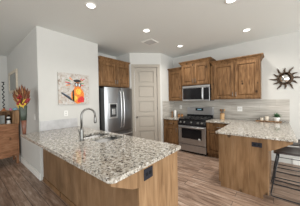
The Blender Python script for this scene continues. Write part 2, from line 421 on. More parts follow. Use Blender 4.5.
# baseboards
struct(MB().box(-6.3, X0+.0, Y1-.016, Y1, 0, .13, .004).build('baseboard_corner', M_TRIM))
struct(MB().box(-6.3, -6.284, -5.5, Y1-.016, 0, .13, .004).build('baseboard_left', M_TRIM))
struct(MB().box(.25, 5, YW-.016, YW, 0, .13, .004).build('baseboard_back', M_TRIM))
# backsplash tiles
struct(MB().box(XRET+.01, .205, YW-.012, YW, .916, 1.425).build('trim_2', M_TILE), 'striated grey stone tile backsplash behind the range')
struct(MB().box(XRET, XRET+.01, YR-.03, YW, .916, 1.425).build('trim_3', M_TILE), 'striated grey tile backsplash on the return wall')
M_TILE2 = simple('grey_blue_tile', (.47, .47, .485), .35, noise=.12, scale=9)
struct(MB().box(X0, X0+.012, Y1+.012, 1.61, .916, 1.10).build('trim_4', M_TILE2), 'low grey tile upstand under the painting')

# ================================================================ LEFT PENINSULA
ZC0, ZC1 = .878, .914
XE = -.873
pen = thing('peninsula_cabinet', 'knotty wood peninsula base with outlet panel, below the sink counter', 'cabinet', (-2.1, 1.25, 0))
PX0, PX1, PY0, PY1 = X0+.06, -.905, .935, 1.585
MB().box(PX0, PX1-.02, PY0+.018, PY1-.02, .10, .66).box(PX0, -2.52, PY0+.018, PY1-.02, .66, ZC0-.03).box(-1.56, PX1-.02, PY0+.018, PY1-.02, .66, ZC0-.03).box(-2.52, -1.56, PY0+.018, 1.09, .66, ZC0-.03).box(-2.52, -1.56, 1.562, PY1-.02, .66, ZC0-.03).box(PX0, PX1-.05, PY0+.05, PY1-.08, 0, .10).build('body', M_WPEN, pen)
m = MB(); xs_ = [PX0 + i*(PX1-.02-PX0)/22 for i in range(23)]
for a, b in zip(xs_, xs_[1:]): m.box(a+.0004, b-.0004, PY0, PY0+.018, .0, ZC0-.001, .0012, 1)
m.build('back_panel', M_WBACK, pen)
m = MB().box(PX1-.02, PX1, PY0-.004, PY1, 0, ZC0-.001, .002); m.build('end_panel', M_WPEN, pen)
MB().box(PX0, PX1-.02, PY0-.012, PY0, 0, .075, .003).build('toe_trim', M_WPENR, pen)
MB().prism([(PX1-.02, PY0, ZC0-.001), (PX1-.02, .655, ZC0-.001), (PX1-.02, .655, ZC0-.03), (PX1-.02, .86, .735), (PX1-.02, PY0, .715)], (.02, 0, 0)).build('corbel', M_WPEN, pen)
for xx in (-2.9, -1.9):
    MB().prism([(xx, PY0, ZC0-.001), (xx, .70, ZC0-.001), (xx, .70, ZC0-.035), (xx, .86, .74), (xx, PY0, .73)], (.03, 0, 0)).build('corbel', M_WPENR, pen)
xw = (PX1-.02-PX0)/4
for k in range(4):
    d_ = panel_door(pen, '+y', (PX0+(k+1)*xw-.01, PY1-.02, .12), xw-.02, .56)
    bar_pull(d_, '+y', (PX0+(k+1)*xw-.01, PY1-.02, .12), .06 if k % 2 else xw-.08, .46, .12)
    slab_front(pen, '+y', (PX0+(k+1)*xw-.01, PY1-.02, .70), xw-.02, .14)
# counter with a hole for each bowl
SB = [(-2.43, -2.10, 1.13, 1.54), (-2.07, -1.76, 1.13, 1.54)]
xs = [X0, XE] + [v for b in SB for v in b[:2]]; ys = [.63, 1.627, Y1, 1.13, 1.54]
def ins(x, y):
    for a, b, c, d in SB:
        if a < x < b and c < y < d: return False
    return True
m = MB().slab(xs, ys, ins, ZC0, ZC1)
for a, b, c, d in SB:
    for x in (a, b):
        for y in (c, d): m.round_corner(x, y, .05, 4)
m.round_corner(XE, .63, .05, 6); m.round_corner(XE, 1.627, .02, 3)
ct = m.build('countertop', M_GRAN); ct.location.z += .0005
bv = ct.modifiers.new('eased', 'BEVEL'); bv.width = .006; bv.segments = 2; bv.limit_method = 'ANGLE'; bv.angle_limit = math.radians(60)
tag(ct, 'speckled granite countertop with undermount sink, on the left peninsula', 'countertop')
snk = thing('kitchen_sink', 'stainless steel double bowl sink set into the granite', 'sink', (-2.04, 1.325, .70))
for a, b, c, d in SB:
    m = MB(); t = .004; zt, zb = ZC0-.002, .68
    def rr(x0, x1, y0, y1, r, z, n=5):
        P = []
        for cx, cy, s in ((x1-r, y1-r, 0), (x0+r, y1-r, 1), (x0+r, y0+r, 2), (x1-r, y0+r, 3)):
            for k in range(n+1):
                an = (s + k/n)*PI/2; P.append(m.bm.verts.new((cx+r*math.cos(an), cy+r*math.sin(an), z)))
        return P
    g = .003
    rings = [rr(a-.02, b+.014, c-.02, d+.02, .06, zt), rr(a-g, b+g, c-g, d+g, .055, zt), rr(a+.004, b-.004, c+.004, d-.004, .055, zb+.03), rr(a+.03, b-.03, c+.03, d-.03, .05, zb)]
    for q, p in zip(rings, rings[1:]):
        for k in range(len(q)):
            f = m.bm.faces.new((q[k], q[(k+1) % len(q)], p[(k+1) % len(q)], p[k])); f.smooth = True
    m.bm.faces.new(rings[-1])
    bo = m.build('bowl', M_SINK, snk)
    MB().lathe([(.0, 0), (.04, 0), (.045, .004), (.03, .005), (.028, .002), (0, .002)], ((a+b)/2, (c+d)/2, zb+.001), 16).build('drain', M_CHROME, bo)
# faucet
fx, fy = -2.09, 1.045
fa = thing('kitchen_faucet', 'tall satin nickel gooseneck faucet standing in front of the sink', 'faucet', (fx, fy, ZC1))
MB().lathe([(.034, 0), (.034, .006), (.027, .014), (.025, .05), (.026, .12), (.022, .15), (.016, .18), (0, .18)], (fx, fy, ZC1+.001), 20).build('body', M_CHROME, fa)
pts = [(fx, fy, ZC1+.14)] + [(fx, fy, ZC1+.33)]
R_ = .105
for k in range(1, 13):
    a = PI - k*PI/12*1.04; pts.append((fx, fy+R_+R_*math.cos(a), ZC1+.33+R_*math.sin(a)))
MB().tube(pts, .0135, 14).build('neck', M_CHROME, fa)
e = Vector(pts[-1]); dr = (Vector(pts[-1])-Vector(pts[-2])).normalized()
MB().tube([e-dr*.005, e+dr*.02, e+dr*.08, e+dr*.10], [.0145, .018, .021, .017], 14).build('spray_head', M_CHROME, fa)
hd = MB().tube([(fx-.018, fy, ZC1+.075), (fx-.045, fy, ZC1+.078)], .017, 12)
hd.build('handle_hub', M_CHROME, fa)
MB().tube([(fx-.04, fy, ZC1+.08), (fx-.062, fy-.01, ZC1+.12), (fx-.072, fy-.014, ZC1+.155)], [.008, .007, .006], 8).build('lever', M_CHROME, fa)

# outlets and switches (thing, cover plate > socket)
def outlet(name, facing, org, wd_, ht, label, dark=False, cat='outlet', rocker=False, horiz=False, group=None):
    t = thing(name, label, cat, org, 0, group)
    mm = M_OUTD if dark else M_PLATE
    p = MB().box(-wd_/2, wd_/2, 0, .006, -ht/2, ht/2, .003).xf(fm(facing, org)).build('cover_plate', mm, t)
    if rocker:
        MB().box(-wd_*.22, wd_*.22, .005, .010, -ht*.28, ht*.28, .002).xf(fm(facing, org)).build('rocker', mm, t)
    else:
        for s in (-1, 1):
            c = (s*wd_*.2, 0) if horiz else (0, s*ht*.2)
            m = MB().box(c[0]-.015, c[0]+.015, .005, .009, c[1]-.015, c[1]+.015, .003)
            m.xf(fm(facing, org)).build('socket', M_OUTDD if dark else M_PLATEG, t)
    return t
outlet('electrical_outlet', '+x', (PX1+.001, 1.055, .797), .12, .10, 'large dark outlet plate on the end of the left peninsula', True, horiz=True)
outlet('light_switch', '-y', (-3.66, Y1-.001, 1.17), .075, .115, 'white light switch on the shaded wall beside the vase', cat='switch', rocker=True)
outlet('electrical_outlet', '+x', (X0+.001, 1.38, 1.215), .075, .115, 'faint white outlet on the white wall below the painting')
outlet('electrical_outlet', '-y', (-2.44, YW-.013, 1.215), .075, .115, 'white outlet on the tile left of the range')
outlet('electrical_outlet', '-y', (-.75, YW-.013, 1.19), .115, .125, 'white outlet on the tile right of the wooden crock', rocker=False, horiz=True)

# ================================================================ RIGHT PENINSULA AND RANGE RUN
XQ, XR = -.807, .2
rp = thing('peninsula_cabinet', 'knotty wood peninsula base with black outlet, beside the bar stool', 'cabinet', (-.45, 3.3, 0))
RX0, RX1, RY0, RY1 = -.765, -.10, 2.716, YR+.02
MB().box(RX0+.02, RX1-.02, RY0+.02, RY1, .10, ZC0-.03).box(RX0+.06, -.17, RY0+.03, RY1, 0, .10).build('body', M_WPEN, rp)
m = MB(); 
for a, b in ((RX0, -.55), (-.55, -.33), (-.33, -.113)): m.box(a+.0006, b-.0006, RY0, RY0+.02, .075, ZC0-.001, .0015, 1)
m.build('front_panel', M_WPENR, rp)
MB().box(-.112, RX1, RY0+.001, RY0+.03, .075, ZC0-.001, .002).build('post', M_WPEN, rp)
MB().box(RX1-.02, RX1, RY0+.03, RY1, .075, ZC0-.001).build('side_panel', M_WPENR, rp)
MB().box(RX0+.025, -.165, RY0+.006, RY0+.03, 0, .076, .002).build('toe_trim', M_WPENR, rp)
MB().prism([(RX1, RY0+.008, ZC0-.001), (.155, RY0+.008, ZC0-.001), (.155, RY0+.008, ZC0-.03), (-.02, RY0+.008, .74), (RX1, RY0+.008, .705)], (0, .03, 0)).build('corbel', M_WPEN, rp)
MB().prism([(RX1, 3.9, ZC0-.001), (.155, 3.9, ZC0-.001), (.155, 3.9, ZC0-.03), (-.02, 3.9, .74), (RX1, 3.9, .70)], (0, .03, 0)).build('corbel', M_WPEN, rp)
for k in range(2):
    w_ = .0
panel_faces = []
outlet('electrical_outlet', '-y', (-.236, RY0-.001, .776), .125, .068, 'black outlet plate on the right peninsula panel below the counter', True, horiz=True)
# counters
RGX0, RGX1 = -2.168, -1.392
YF = YR-.03
m = MB().slab([RGX1+.004, XQ, XR], [2.688, YF, YW-.013], lambda x, y: y > YF or x > XQ, ZC0, ZC1)
m.round_corner(XQ, 2.688, .015, 3); m.round_corner(XR, 2.688, .02, 3)
c2 = m.build('countertop', M_GRAN); c2.location.z += .0005
bv = c2.modifiers.new('eased', 'BEVEL'); bv.width = .006; bv.segments = 2; bv.limit_method = 'ANGLE'; bv.angle_limit = math.radians(60)
tag(c2, 'speckled granite L-shaped countertop running from the range over the right peninsula', 'countertop')
c3 = MB().box(XRET+.011, RGX0-.004, YF, YW-.013, ZC0, ZC1, .005).build('countertop', M_GRAN); c3.location.z += .0005
tag(c3, 'short granite countertop piece between return wall and range', 'countertop')
def base_cab(x0, x1, label, ncol, right_open=False):
    t = thing('base_cabinet', label, 'cabinet', ((x0+x1)/2, (YR+YW)/2, 0))
    MB().box(x0, x1, YR+.0, YW-.005, .10, ZC0-.002).box(x0, x1, YR+.06, YW-.005, 0, .10).build('body', M_WCAB, t)
    cw = (x1-x0-.02)/ncol
    for k in range(ncol):
        u = x0+.01+k*cw
        dd = slab_front(t, '-y', (u+.008, YR, .70), cw-.016, .15)
        bar_pull(dd, '-y', (u+.008, YR, .70), (cw-.016)/2, .075, .11, False)
        do = panel_door(t, '-y', (u+.008, YR, .12), cw-.016, .56)
        bar_pull(do, '-y', (u+.008, YR, .12), (.035 if k % 2 else cw-.05), .47, .11)
    return t
base_cab(XRET+.012, RGX0-.006, 'brown base cabinet with drawer, left of the range', 1)
base_cab(RGX1+.006, RX0+.0, 'brown base cabinet with drawer, between range and right peninsula', 1)

# ================================================================ RANGE
rg = thing('gas_range', 'stainless steel gas range with black cooktop and oven window', 'range', ((RGX0+RGX1)/2, YR+.3, 0))
yb = YR-.03
MB().box(RGX0, RGX1, YR, YW-.02, .04, .905).box(RGX0+.03, RGX1-.03, YR+.04, YW-.05, 0, .04).build('body', M_BLACK, rg)
W = RGX1-RGX0; org = (RGX0, YR, 0)
dr_ = MB().box(.004, W-.004, 0, .03, .06, .235, .005).xf(fm('-y', org)).build('storage_drawer', M_RANGE, rg)
od = MB().box(.004, W-.004, 0, .035, .25, .745, .006).xf(fm('-y', org)).build('oven_door', M_RANGE, rg)
MB().box(.105, W-.105, .034, .038, .40, .675, .003).xf(fm('-y', org)).build('window', M_GLASS, od)
MB().lathe([(0, .0), (.032, 0), (.032, .004), (0, .005)], (RGX0+W*.785, YR-.045, .405), 20, 'y').xf(Matrix.Identity(4)).build('grey_disc', M_PLATEG, od)  # plain round grey disc on the oven door front
m = MB().tube([(.05, .035, .715), (.05, .075, .715), (.07, .085, .715), (W-.07, .085, .715), (W-.05, .075, .715), (W-.05, .035, .715)], .011, 10)
m.xf(fm('-y', org)).build('handle', M_RANGE, od)
cp = MB().prism([(0, 0, .755), (0, .05, .755), (0, .045, .80), (0, .0, .905)], (W, 0, 0)).xf(fm('-y', org)).build('control_panel', M_BLACK, rg)
for k, u in enumerate((.08, .19, .57, .68, .0)):
    if k == 4: u = W/2
    kb = MB().lathe([(.026, .0), (.026, .006), (.019, .010), (.017, .032), (.012, .036), (0, .036)], (0, 0, 0), 16, 'y')
    kb.xf(Matrix.Translation((RGX0+u, YR-.036, .838)) @ Matrix.Rotation(math.radians(0), 4, 'X') @ Matrix.Scale(-1, 4, (0, 1, 0)))
    kn_ = kb.build('knob', M_CHROME, cp)
MB().box(RGX0, RGX1, YR-.045+.02, YW-.12, .905, .93, .006).build('cooktop', M_BLACK, rg)
for gx in (RGX0+.03, RGX0+.03+(W-.06)/3, RGX0+.03+2*(W-.06)/3):
    g = MB(); gw = (W-.06)/3-.008; y0, y1 = YR+.02, YW-.16; zz = .962
    for a in (gx, gx+gw): g.tube([(a, y0, zz), (a, y1, zz)], .007, 6)
    for b_ in (y0, (y0+y1)/2, y1): g.tube([(gx, b_, zz), (gx+gw, b_, zz)], .007, 6)
    g.tube([(gx+gw/2, y0, zz), (gx+gw/2, y1, zz)], .007, 6)
    for a in (gx, gx+gw):
        for b_ in (y0, y1): g.tube([(a, b_, .93), (a, b_, zz)], .007, 6)
    g.build('grate', M_IRON, rg)
    for b_ in (y0+.12, y1-.12):
        MB().lathe([(.045, 0), (.045, .01), (.03, .018), (0, .018)], (gx+gw/2, b_, .93), 16).build('burner', M_IRON, rg)
bgp = MB().box(RGX0, RGX1, YW-.11, YW-.02, .93, 1.225, .006).build('backguard', M_RANGE, rg)
MB().box(RGX0, RGX1, YW-.122, YW-.11, .93, 1.01, .002).build('vent_strip', M_BLACK, rg)
MB().box(RGX0+.27, RGX1-.27, YW-.116, YW-.109, 1.12, 1.20, .002).build('display', M_GLASS, bgp)
MB().box(RGX0+.33, RGX1-.33, YW-.118, YW-.115, 1.15, 1.175).build('clock', M_DISP, bgp)

# ================================================================ UPPER CABINETS
CR = lambda z: [(0, z-.015), (.010, z-.015), (.012, z+.005), (.020, z+.012), (.028, z+.035), (.050, z+.060), (.054, z+.068), (.062, z+.070), (.062, z+.088), (0.0, z+.088)]
def upper(x0, x1, yf, z0, z1, ndoor, label, pull_side, crown_z=None, cx0=None, cx1=None, rb=.025):
    t = thing('upper_cabinet', label, 'cabinet', ((x0+x1)/2, (yf+YW)/2, z0))
    MB().box(x0, x1, yf, YW-.004, z0, z1).build('body', M_WCAB, t)
    MB().crown(x0+(.0 if cx0 is None else cx0), x1+(0 if cx1 is None else cx1), yf, YW-.004, CR(z1-.04)).build('crown_moulding', M_WCAB, t)
    cw = (x1-x0-2*rb)/ndoor
    for k in range(ndoor):
        u = x0+rb+k*cw; g = .006
        h = z1-z0-.035-.055
        do = panel_door(t, '-y', (u+g, yf, z0+.03), cw-2*g, h, rail=.062)
        side = pull_side if ndoor == 1 else ('r' if k == 0 else 'l')
        uu = (cw-2*g-.03) if side == 'r' else .03
        bar_pull(do, '-y', (u+g, yf, z0+.03), uu, .09, .11)
    return t
upper(XRET+.002, -2.20, 4.235, 1.425, 2.385, 1, 'narrow brown upper cabinet left of the microwave', 'r', cx0=.064, cx1=-.064)
upper(-2.195, -1.385, 4.16, 1.86, 2.50, 2, 'taller brown upper cabinet mounted above the microwave', 'r')
uc_w = upper(-1.318, -.295, 4.235, 1.44, 2.39, 2, 'wide two-door brown upper cabinet right of the microwave', 'r', cx0=.0)
# filler stile between
MB().box(-1.368, -1.3185, 4.235, YW-.004, 1.44, 2.34).build('filler_strip', M_WCAB, uc_w)
# cabinet above the fridge (faces +X)
fc = thing('upper_cabinet', 'brown two-door cabinet mounted above the refrigerator', 'cabinet', (-3.6, 2.68, 1.84))
FX = -3.385
MB().box(-3.95, FX, 2.17, 3.165, 1.84, 2.50).build('body', M_WCAB, fc)
m = MB().crown(2.222, 3.113, 0, .5, CR(2.475)); m.xf(Matrix(((0, -1, 0, FX), (1, 0, 0, 0), (0, 0, 1, 0), (0, 0, 0, 1))))
m.build('crown_moulding', M_WCAB, fc)
for k in range(2):
    w_ = .475; o_ = (FX, 2.19+k*(w_+.005), 1.87)
    do = panel_door(fc, '+x', o_, w_, .57)
    bar_pull(do, '+x', o_, w_-.03 if k == 0 else .03, .09, .11)

# ================================================================ MICROWAVE
mw = thing('microwave_oven', 'stainless over-the-range microwave with dark window', 'microwave', (-1.78, 4.35, 1.41))
MX0, MX1, MYF = -2.165, -1.375, 4.165; org = (MX0, MYF, 1.415); w_ = MX1-MX0
MB().box(MX0, MX1, MYF, YW-.014, 1.415, 1.856, .004).build('body', M_BLACK, mw)
md = MB().box(.002, w_-.002, 0, .022, .003, .37, .005).xf(fm('-y', org)).build('door', M_STEEL, mw)
MB().box(.02, w_-.205, .020, .024, .04, .362, .003).xf(fm('-y', org)).build('window', M_GLASS, md)
MB().box(w_-.165, w_-.012, .020, .024, .03, .362, .003).xf(fm('-y', org)).build('keypad', M_GLASS, md)
MB().tube([(w_-.185, .02, .04), (w_-.185, .055, .055), (w_-.185, .062, .09), (w_-.185, .062, .28), (w_-.185, .055, .315), (w_-.185, .02, .33)], .011, 10).xf(fm('-y', org)).build('handle', M_STEEL, md)
MB().box(.002, w_-.002, 0, .018, .378, .425, .004).xf(fm('-y', org)).build('vent_grille', M_STEEL, mw)

# ================================================================ REFRIGERATOR (faces +X)
fr = thing('refrigerator', 'stainless steel side-by-side refrigerator with water dispenser', 'refrigerator', (-3.5, 2.64, 0))
FY0, FY1, FXF = 2.185, 3.095, -3.17
MB().box(-3.92, FXF-.06, FY0+.005, FY1-.005, .03, 1.78, .006).box(-3.85, FXF-.12, FY0+.05, FY1-.05, 0, .03).build('body', M_STEELD, fr)
sp = 2.665
org = (FXF-.055, FY0, 0)
def curved(u0, u1, z0, z1, n=10):
    tot = FY1-FY0; P = [(u0+.003, 0, z0)]
    for k in range(n+1):
        u = u0+(u1-u0)*k/n; q = 2*u/tot-1
        e = min(u-u0, u1-u); e = min(1, e/.012) if k in (0, n) else 1
        P.append((u, .018+.040*(1-abs(q)**2.6)-(.008 if k in (0, n) else 0), z0))
    P.append((u1-.003, 0, z0))
    m = MB().prism(P, (0, 0, z1-z0))
    for f in m.bm.faces:
        if abs(f.normal.z) < .5: f.smooth = True
    bmesh.ops.recalc_face_normals(m.bm, faces=m.bm.faces)
    for e in m.bm.edges:
        if len(e.link_faces) == 2 and e.calc_face_angle(0) > .6: e.smooth = False
    return m
d_l = curved(0, sp-FY0-.004, .68, 1.795).xf(fm('+x', org)).build('door', M_FRIDGE, fr)
d_r = curved(sp-FY0+.004, FY1-FY0, .68, 1.795).xf(fm('+x', org)).build('door', M_FRIDGE, fr)
fd = curved(0, FY1-FY0, .06, .665).xf(fm('+x', org)).build('freezer_drawer', M_FRIDGE, fr)
def vpull(u, z0, z1, par):
    e = .055
    MB().tube([(u, e-.008, z0), (u, e+.03, z0+.015), (u, e+.05, z0+.10), (u, e+.066, (z0+z1)/2-.2), (u, e+.07, (z0+z1)/2), (u, e+.066, (z0+z1)/2+.2), (u, e+.05, z1-.10), (u, e+.03, z1-.015), (u, e-.008, z1)], .015, 10).xf(fm('+x', org)).build('handle', M_STEEL, par)
vpull(sp-FY0-.045, .76, 1.72, d_l); vpull(sp-FY0+.045, .76, 1.72, d_r)
MB().tube([(.08, .05, .58), (.09, .10, .58), (.13, .11, .58), (FY1-FY0-.13, .11, .58), (FY1-FY0-.09, .10, .58), (FY1-FY0-.08, .05, .58)], .013, 10).xf(fm('+x', org)).build('handle', M_STEEL, fd)
u0, u1 = .105, .345
org = (FXF-.057, FY0, 0)
dp = MB().box(u0, u0+.022, .030, .066, 1.02, 1.40, .003).box(u1-.022, u1, .045, .066, 1.02, 1.40, .003).box(u0+.02, u1-.02, .030, .066, 1.375, 1.40, .003).box(u0+.02, u1-.02, .030, .066, 1.02, 1.045, .003).xf(fm('+x', org)).build('dispenser_frame', M_STEEL, d_l)
MB().box(u0+.02, u1-.02, .040, .063, 1.29, 1.375, .002).xf(fm('+x', org)).build('control_strip', M_GLASS, d_l)
MB().box(u0+.02, u1-.02, .030, .0585, 1.045, 1.29).xf(fm('+x', org)).build('dispenser_recess', M_STEELD, d_l)
MB().box(u0+.03, u1-.03, .058, .085, 1.045, 1.06, .004).xf(fm('+x', org)).build('drip_tray', M_STEEL, d_l)
MB().box((u0+u1)/2-.045, (u0+u1)/2+.045, .058, .078, 1.12, 1.26, .006).xf(fm('+x', org)).build('paddle', M_STEEL, d_l)

# ================================================================ PAINTING
pa = thing('canvas_painting', 'square abstract canvas with orange and black figure on white wall', 'painting', (X0, 1.56, 1.39))
PYa, PYb, PZa, PZb = 1.235, 1.885, 1.40, 2.055
PXF = X0+.035
cv = MB().box(X0+.001, PXF, PYa, PYb, PZa, PZb, .003).build('canvas', M_ART, pa)
def blob(name, mat, pts, dx=.002):
    """painted patch, thin relief of thick paint; pts are (u, v) in 0..1 from lower left"""
    P = [(PXF-.001, PYa+u*(PYb-PYa), PZa+v*(PZb-PZa)) for u, v in pts]
    MB().prism(P, (.001+dx, 0, 0)).build(name, mat, cv)
def ell(cu, cv_, ru, rv, n=18, j=.06): return [(cu+ru*(1+random.uniform(-j, j))*math.cos(k*2*PI/n), cv_+rv*(1+random.uniform(-j, j))*math.sin(k*2*PI/n)) for k in range(n)]
rays = [(.18, .82, A_GRN), (.14, .72, A_RED), (.22, .66, A_BLU), (.80, .82, A_YEL), (.86, .72, A_GRN), (.84, .62, A_RED), (.30, .90, A_ORG), (.90, .90, A_RED), (.16, .60, A_ORG), (.78, .90, A_RED)]
for u, v, mt in rays:
    du, dv_ = u-.56, v-.66; L = math.hypot(du, dv_); nx, ny = -dv_/L*.014, du/L*.014
    s_ = .5; u = .56+du*.85; v = .66+dv_*.85
    blob('brush_stroke', mt, [(.56+du*s_+nx, .66+dv_*s_+ny), (u+nx, v+ny), (u-nx, v-ny), (.56+du*s_-nx, .66+dv_*s_-ny)], .0012)
blob('brush_stroke', A_BLU, [(.06, .36), (.10, .385), (.30, .27), (.46, .15), (.44, .10), (.28, .21)], .0015)
blob('brush_stroke', A_BLK, [(.06, .36), (.10, .36), (.40, .16), (.38, .12)], .002)
blob('painted_body', A_ORG, ell(.60, .29, .22, .27), .002)
blob('painted_patch', A_RED, [(.58, .06), (.80, .06), (.82, .20), (.74, .28), (.64, .22), (.58, .14)], .003)
blob('painted_patch', A_YEL, ell(.62, .42, .09, .10), .003)
blob('painted_patch', A_YEL, ell(.50, .20, .08, .09), .003)
blob('painted_head', A_ORG, ell(.60, .60, .115, .13), .0025)
blob('painted_patch', A_BLK, ell(.59, .77, .13, .05), .0035)
blob('painted_patch', A_BLK, [(.50, .70), (.72, .70), (.71, .60), (.66, .57), (.61, .62), (.56, .57), (.50, .60)], .0035)
blob('painted_patch', A_WHT, ell(.555, .64, .03, .05), .0045)
blob('painted_patch', A_WHT, ell(.655, .64, .028, .05), .0045)
blob('painted_patch', A_BLK, [(.42, .44), (.47, .48), (.48, .08), (.42, .10)], .003)

# framed picture on the shaded wall
pf = thing('picture_frame', 'small tan framed picture on the shaded wall above the bouquet', 'picture', (-5.4, Y1-.001, 1.9))
m = MB(); a0, a1, b0, b1 = -5.93, -4.97, 1.72, 2.30; fw = .075
m.box(a0, a0+fw, Y1-.035, Y1-.001, b0, b1, .004).box(a1-fw, a1, Y1-.035, Y1-.001, b0, b1, .004).box(a0+fw, a1-fw, Y1-.035, Y1-.001, b0, b0+fw, .004).box(a0+fw, a1-fw, Y1-.035, Y1-.001, b1-fw, b1, .004)
m.build('frame', M_FRAME, pf)
MB().box(a0+fw-.004, a1-fw+.004, Y1-.018, Y1-.006, b0+fw-.004, b1-fw+.004).build('print', M_MAT, pf)

# ================================================================ SIDEBOARD AND WHAT STANDS ON IT
sb = thing('sideboard', 'reddish brown wooden sideboard at the left edge', 'sideboard', (-5.05, .1, 0))
SX0, SX1, SY0, SY1, ST = -5.28, -4.82, -.75, .872, .955
MB().box(SX0, SX1, SY0+.01, SY1-.01, .19, ST-.03, .003).build('body', M_WSIDE, sb)
MB().box(SX0-.01, SX1+.015, SY0-.005, SY1+.003, ST-.03, ST, .005).build('top', M_WSIDE, sb)
for x in (SX0+.03, SX1-.03):
    for y in (SY0+.04, SY1-.04): MB().box(x-.025, x+.025, y-.025, y+.025, 0, .19, .004).build('leg', M_WSIDE, sb)
for k in range(3):
    ww = (SY1-SY0-.08)/3; o_ = (SX1, SY0+.04+k*ww, .23)
    do = MB().box(.004, ww-.004, 0, .006, 0, ST-.03-.25, .002).xf(fm('+x', o_)).build('door', M_WSIDE, sb)
    MB().lathe([(.012, 0), (.014, .012), (0, .02)], (SX1+.006, o_[1]+(.05 if k else ww-.05), .62), 12, 'x').build('knob', M_BRONZE, do)
# small wooden cabinet box on the sideboard
hb = thing('wooden_box', 'small wooden cubby box with one open compartment, on the sideboard', 'box', (-4.95, .73, ST))
bx0, bx1, by0, by1, bz0, bz1 = -5.08, -4.84, .52, .885, ST+.001, 1.275
MB().box(bx0, bx0+.012, by0, by1, bz0, bz1).box(bx0, bx1, by0, by0+.014, bz0, bz1, .002).box(bx0, bx1, by1-.014, by1, bz0, bz1, .002).box(bx0, bx1, by0, by1, bz0, bz0+.014).box(bx0, bx1, by0, by1, bz1-.016, bz1, .002).box(bx0, bx1, .757, .77, bz0, bz1).build('case', M_WTRAY, hb)
MB().box(bx1-.012, bx1+.004, .762, by1-.004, bz0+.004, bz1-.004, .003).build('door', wood('cubby_door_wood', (.22, .12, .06), (.36, .21, .11), (.46, .29, .17), scale=(9, 9, 1)), hb)
fg = thing('figurine', 'white and black figurine inside the open cubby compartment', 'figurine', (-4.90, .68, bz0+.015))
MB().lathe([(.04, 0), (.042, .01), (.03, .03), (.038, .09), (.035, .14), (.018, .17), (.0, .175)], (-4.91, .70, bz0+.015), 16).build('body', M_PLATE, fg)
MB().lathe([(0, 0), (.02, .008), (.027, .03), (.02, .052), (0, .06)], (-4.91, .70, bz0+.165), 16).build('head', M_BLACK, fg)
MB().lathe([(.044, 0), (.046, .02), (.036, .05), (.03, .05), (.03, .0)], (-4.91, .70, bz0+.09), 16).build('cloak', M_BLACK, fg)
tag(MB().box(-4.93, -4.925, .535, .635, bz0+.016, bz0+.21, .001).build('photo_card', M_MAT), 'grey photo card standing in the open cubby compartment', 'photo')
tag(MB().lathe([(.01, 0), (.022, .01), (.028, .03), (.022, .05), (.0, .058)], (-4.87, .735, bz1+.001), 16).build('glass_ball', M_PINK), 'small pink ball on top of the wooden box', 'ornament')
tag(MB().lathe([(.015, 0), (.034, .012), (.042, .03), (.034, .05), (.0, .058)], (-4.88, .815, bz1+.001), 16).build('glass_bowl', M_BLUE), 'small pale blue dome on top of the wooden box', 'ornament')
cs = thing('candlestick', 'tall dark twisted iron candlestick standing on the wooden box', 'candlestick', (-4.93, .61, bz1))
MB().lathe([(.05, 0), (.052, .01), (.03, .025), (.018, .05), (.012, .06), (0, .06)], (-4.93, .625, bz1+.001), 18).build('base', M_AMB, cs)
pts = [(-4.93+.012*math.sin(k*1.1), .625+.016*math.cos(k*1.1), bz1+.055+k*.0165) for k in range(37)]
MB().tube(pts, [.010+.004*math.sin(k*1.7) for k in range(37)], 8).build('twisted_stem', M_STOOL, cs)
MB().lathe([(.012, 0), (.03, .012), (.032, .02), (.0, .016)], (-4.93, .625, bz1+.65), 14).build('drip_cup', M_STOOL, cs)

# ================================================================ VASE AND DRIED BOUQUET
VX, VY = -3.365, .675
va = thing('vase', 'tall tapered teal and brown ceramic vase on the counter corner', 'vase', (VX, VY, ZC1))
def sq(z, r, dx=0): return (z, r, dx)
def loft(prof, n=4):
    m = MB(); rings = []
    for z, r, dx in prof:
        ring = []
        for k in range(24):
            a = k*2*PI/24; c, s_ = math.cos(a), math.sin(a); q = (abs(c)**4+abs(s_)**4)**-.25
            ring.append(m.bm.verts.new((VX+dx+(c*q)*r*.8, VY+s_*q*r*.8, ZC1+.001+z)))
        rings.append(ring)
    for a, b in zip(rings, rings[1:]):
        for k in range(24):
            f = m.bm.faces.new((a[k], a[(k+1) % 24], b[(k+1) % 24], b[k])); f.smooth = True
    m.bm.faces.new(rings[0][::-1]); m.bm.faces.new(rings[-1]); return m
loft([(0, .026, .0), (.01, .030, 0), (.12, .039, -.008), (.235, .049, -.016)]).build('lower_body', M_VBROWN, va)
loft([(.235, .0495, -.016), (.33, .057, -.024), (.42, .064, -.032), (.485, .070, -.036), (.49, .067, -.036), (.47, .058, -.036)]).build('upper_body', M_TEAL, va)
bq = thing('dried_bouquet', 'dried orange grass bouquet with red berries standing in the vase', 'bouquet', (VX-.034, VY, ZC1+.47))
BX, BY, BZ = VX-.034, VY, ZC1+.463
m = MB(); m2 = MB(); m3 = MB()
RV = Vector((.772, .635, 0))     # roughly across the fan
for k in range(150):
    t_ = random.uniform(-1, 1); dep = random.uniform(-.5, .5); hgt = random.uniform(.20, .41)
    base = Vector((BX, BY, BZ)) + RV*t_*.03
    tip = Vector((BX, BY, BZ+hgt*(1-.25*abs(t_)))) + RV*t_*.145 - RV*.018 + Vector((-.635, .772, 0))*dep*.07
    mid = base.lerp(tip, .5) + RV*t_*.012
    (m, m2, m3, m, m3)[k % 5].tube([base, mid, base.lerp(tip, .8), tip], [.0025, .006, .009, .001], 5)
m.build('grass_plumes', M_ORANGE, bq)['kind'] = 'stuff'
m3.build('dark_plumes', simple('dried_grass_dark', (.13, .038, .018), .85, noise=.4, scale=60), bq)['kind'] = 'stuff'
m2.build('tan_plumes', M_TAN, bq)['kind'] = 'stuff'
